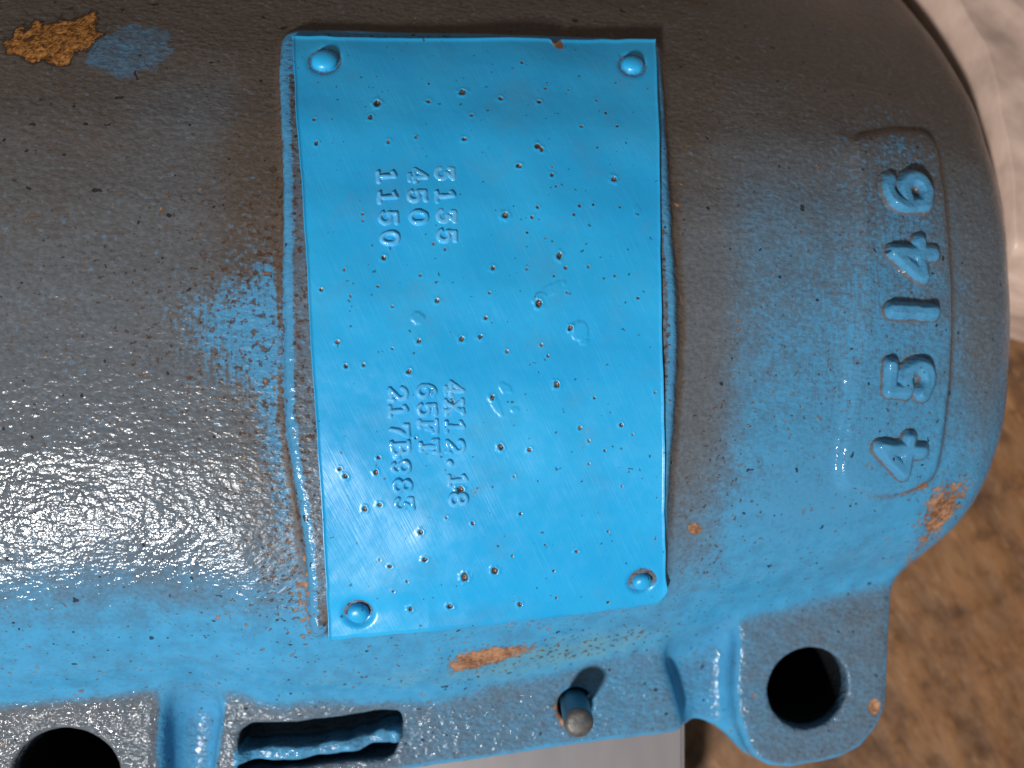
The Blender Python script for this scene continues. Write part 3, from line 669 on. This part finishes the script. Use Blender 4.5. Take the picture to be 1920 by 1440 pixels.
# ------------------------------------------------------------------ dowel pin standing in the flange
def lathe(nm, prof, ns=28, wob=0.0):
    v = [];  f = []
    for r, z in prof:
        for s in range(ns):
            a = 2 * math.pi * s / ns; w = 1 + wob * math.sin(3 * a + z * 900); v.append((r * w * math.cos(a), r * w * math.sin(a), z))
    for j in range(len(prof) - 1):
        for s in range(ns): f.append((j * ns + s, j * ns + (s + 1) % ns, (j + 1) * ns + (s + 1) % ns, (j + 1) * ns + s))
    f.append(tuple(range((len(prof) - 1) * ns, len(prof) * ns)))
    me = bpy.data.meshes.new(nm); me.from_pydata(v, [], f); me.update(); return me
r = PINR
me = lathe('dowel_pin', [(r, 0), (r, .0215), (r * .97, .0224), (r * .90, .0229), (r * .55, .0232), (r * .1, .0232)], 28, .015)
me.polygons.foreach_set('use_smooth', np.ones(len(me.polygons), bool))
def mat_pin():
    g = G('painted_worn_pin'); n = g.noise(260, 3, .6); sp = g.n('ShaderNodeSeparateXYZ'); g.l(g.co, sp.inputs[0])
    c = g.mix(g.step(n, .3, .7), (.02, .12, .20), (.05, .17, .26)); worn = g.step(g.math('ADD', sp.outputs[2], g.math('MULTIPLY', g.math('SUBTRACT', n, .5), .003)), .0216, .0228)
    g.set(Base_Color=g.mix(worn, c, g.mix(g.step(n, .35, .65), (.04, .042, .046), (.085, .076, .072))), Roughness=.45, Normal=g.bump(n, .0004, .6)); return g.m
MPIN = mat_pin()
pin = link('dowel_pin', me, MPIN, casing, (PINC[0], PINC[1], -0.047 - TX * PINC[0] - ZG)); pin['label'] = 'short worn pin standing up from the flange'

# ------------------------------------------------------------------ setting: floor, sheet, block
me = bpy.data.meshes.new('floor'); me.from_pydata([(-1.6, -1.6, 0), (1.6, -1.6, 0), (1.6, 1.6, 0), (-1.6, 1.6, 0)], [], [(0, 1, 2, 3)]); me.update()
fl_o = link('floor', me, mat_floor(), None, (0, 0, ZG)); fl_o['kind'] = 'structure'

# crumpled wrapping heaped past the round end
EX = np.array([p[0] for p in END]); EY = np.array([p[1] for p in END])
ny_s, nx_s = 230, 190
ys = np.linspace(0.014, 0.26, ny_s); t = np.linspace(0, 1, nx_s)
xe = np.interp(ys, EY[::-1], EX[::-1]); xe = np.where(ys > EY.max(), EX[0], xe) + 0.0028
T, YS0 = np.meshgrid(t, ys, indexing='ij'); XS = xe[None] + T * (0.34 - xe[None])
YS = YS0 + (1 - (YS0 - .014) / .246) * (.016 + .016 * (vnoise(XS * 45, XS * 0 + 3, 61) - .5) - .45 * np.clip(XS - .145, 0, .06))
def ridge(x, y, s_, seed): return 1 - np.abs(2 * fbm(x * s_, y * s_, seed, 2) - 1)
ra = math.radians(35); RX = XS * math.cos(ra) + YS * math.sin(ra); RY = -XS * math.sin(ra) + YS * math.cos(ra)
TOPZ = np.interp(YS, [0, .06, .10, .14, .26], [-.034, -.040, -.054, -.070, -.084])
ZS = TOPZ + .0016 * ridge(RX, RY * .45, 55, 51) + .0011 * fbm(RX * 150, RY * 60, 53) + .006 * fbm(XS * 25, YS * 25, 57) - .007
DE = np.minimum(np.minimum(YS0 - .014, .26 - YS0), (1 - T) * .2)          # rounded shoulders
ZS = ZS - .012 * (1 - smooth(DE / .012)) ** 2
P = np.stack([XS, YS, ZS - ZG], -1); ids = np.arange(nx_s * ny_s).reshape(nx_s, ny_s)
q = np.stack([ids[:-1, :-1], ids[1:, :-1], ids[1:, 1:], ids[:-1, 1:]], -1).reshape(-1, 4)
top = P.reshape(-1, 3); ring = np.concatenate([ids[:, 0], ids[-1, 1:], ids[-2::-1, -1], ids[0, -2:0:-1]])
mid_ = top[ring].copy(); mid_[:, 2] *= .5; low = top[ring].copy(); low[:, 2] = .0005
n0 = len(top); nr = len(ring); rr = np.arange(nr); r2 = np.roll(rr, -1)
qa = np.stack([ring[r2], ring[rr], n0 + rr, n0 + r2], 1); qb = np.stack([n0 + r2, n0 + rr, n0 + nr + rr, n0 + nr + r2], 1)
me = mesh_np('crumpled_wrapping', np.concatenate([top, mid_, low]), np.concatenate([q, qa, qb]))
MS = mat_simple('pinkish_grey_wrapping', (.48, .345, .28), (.64, .465, .38), 70, .45)
sh = link('crumpled_wrapping', me, MS, None, (0, 0, ZG))
sh['label'] = 'crumpled pinkish grey wrapping heaped beside the round casing end'; sh['category'] = 'wrapping'

# pale block standing under the flange edge
zb = -0.0640
bx1, byt = pt(1284, 1370, zb); bx0, byb = pt(520, 1620, zb)
import bmesh
bm = bmesh.new(); bmesh.ops.create_cube(bm, size=1)
for v in bm.verts: v.co = ((bx0 + bx1) / 2 + v.co.x * (bx1 - bx0), (-0.101 - .165) / 2 + v.co.y * .064, (v.co.z + .5) * (zb - ZG))
bmesh.ops.bevel(bm, geom=bm.edges[:], offset=.0012, segments=3, affect='EDGES')
me = bpy.data.meshes.new('support_block'); bm.to_mesh(me); bm.free()
me.polygons.foreach_set('use_smooth', np.zeros(len(me.polygons), bool))
MB_ = mat_simple('pale_grey_block', (.155, .142, .15), (.215, .18, .175), 30, .5, .0006, stretch=(1, .25, 1))
bk = link('support_block', me, MB_, None, (0, 0, ZG)); bk['label'] = 'pale pinkish grey block standing below the outer edge of the flange'; bk['category'] = 'block'
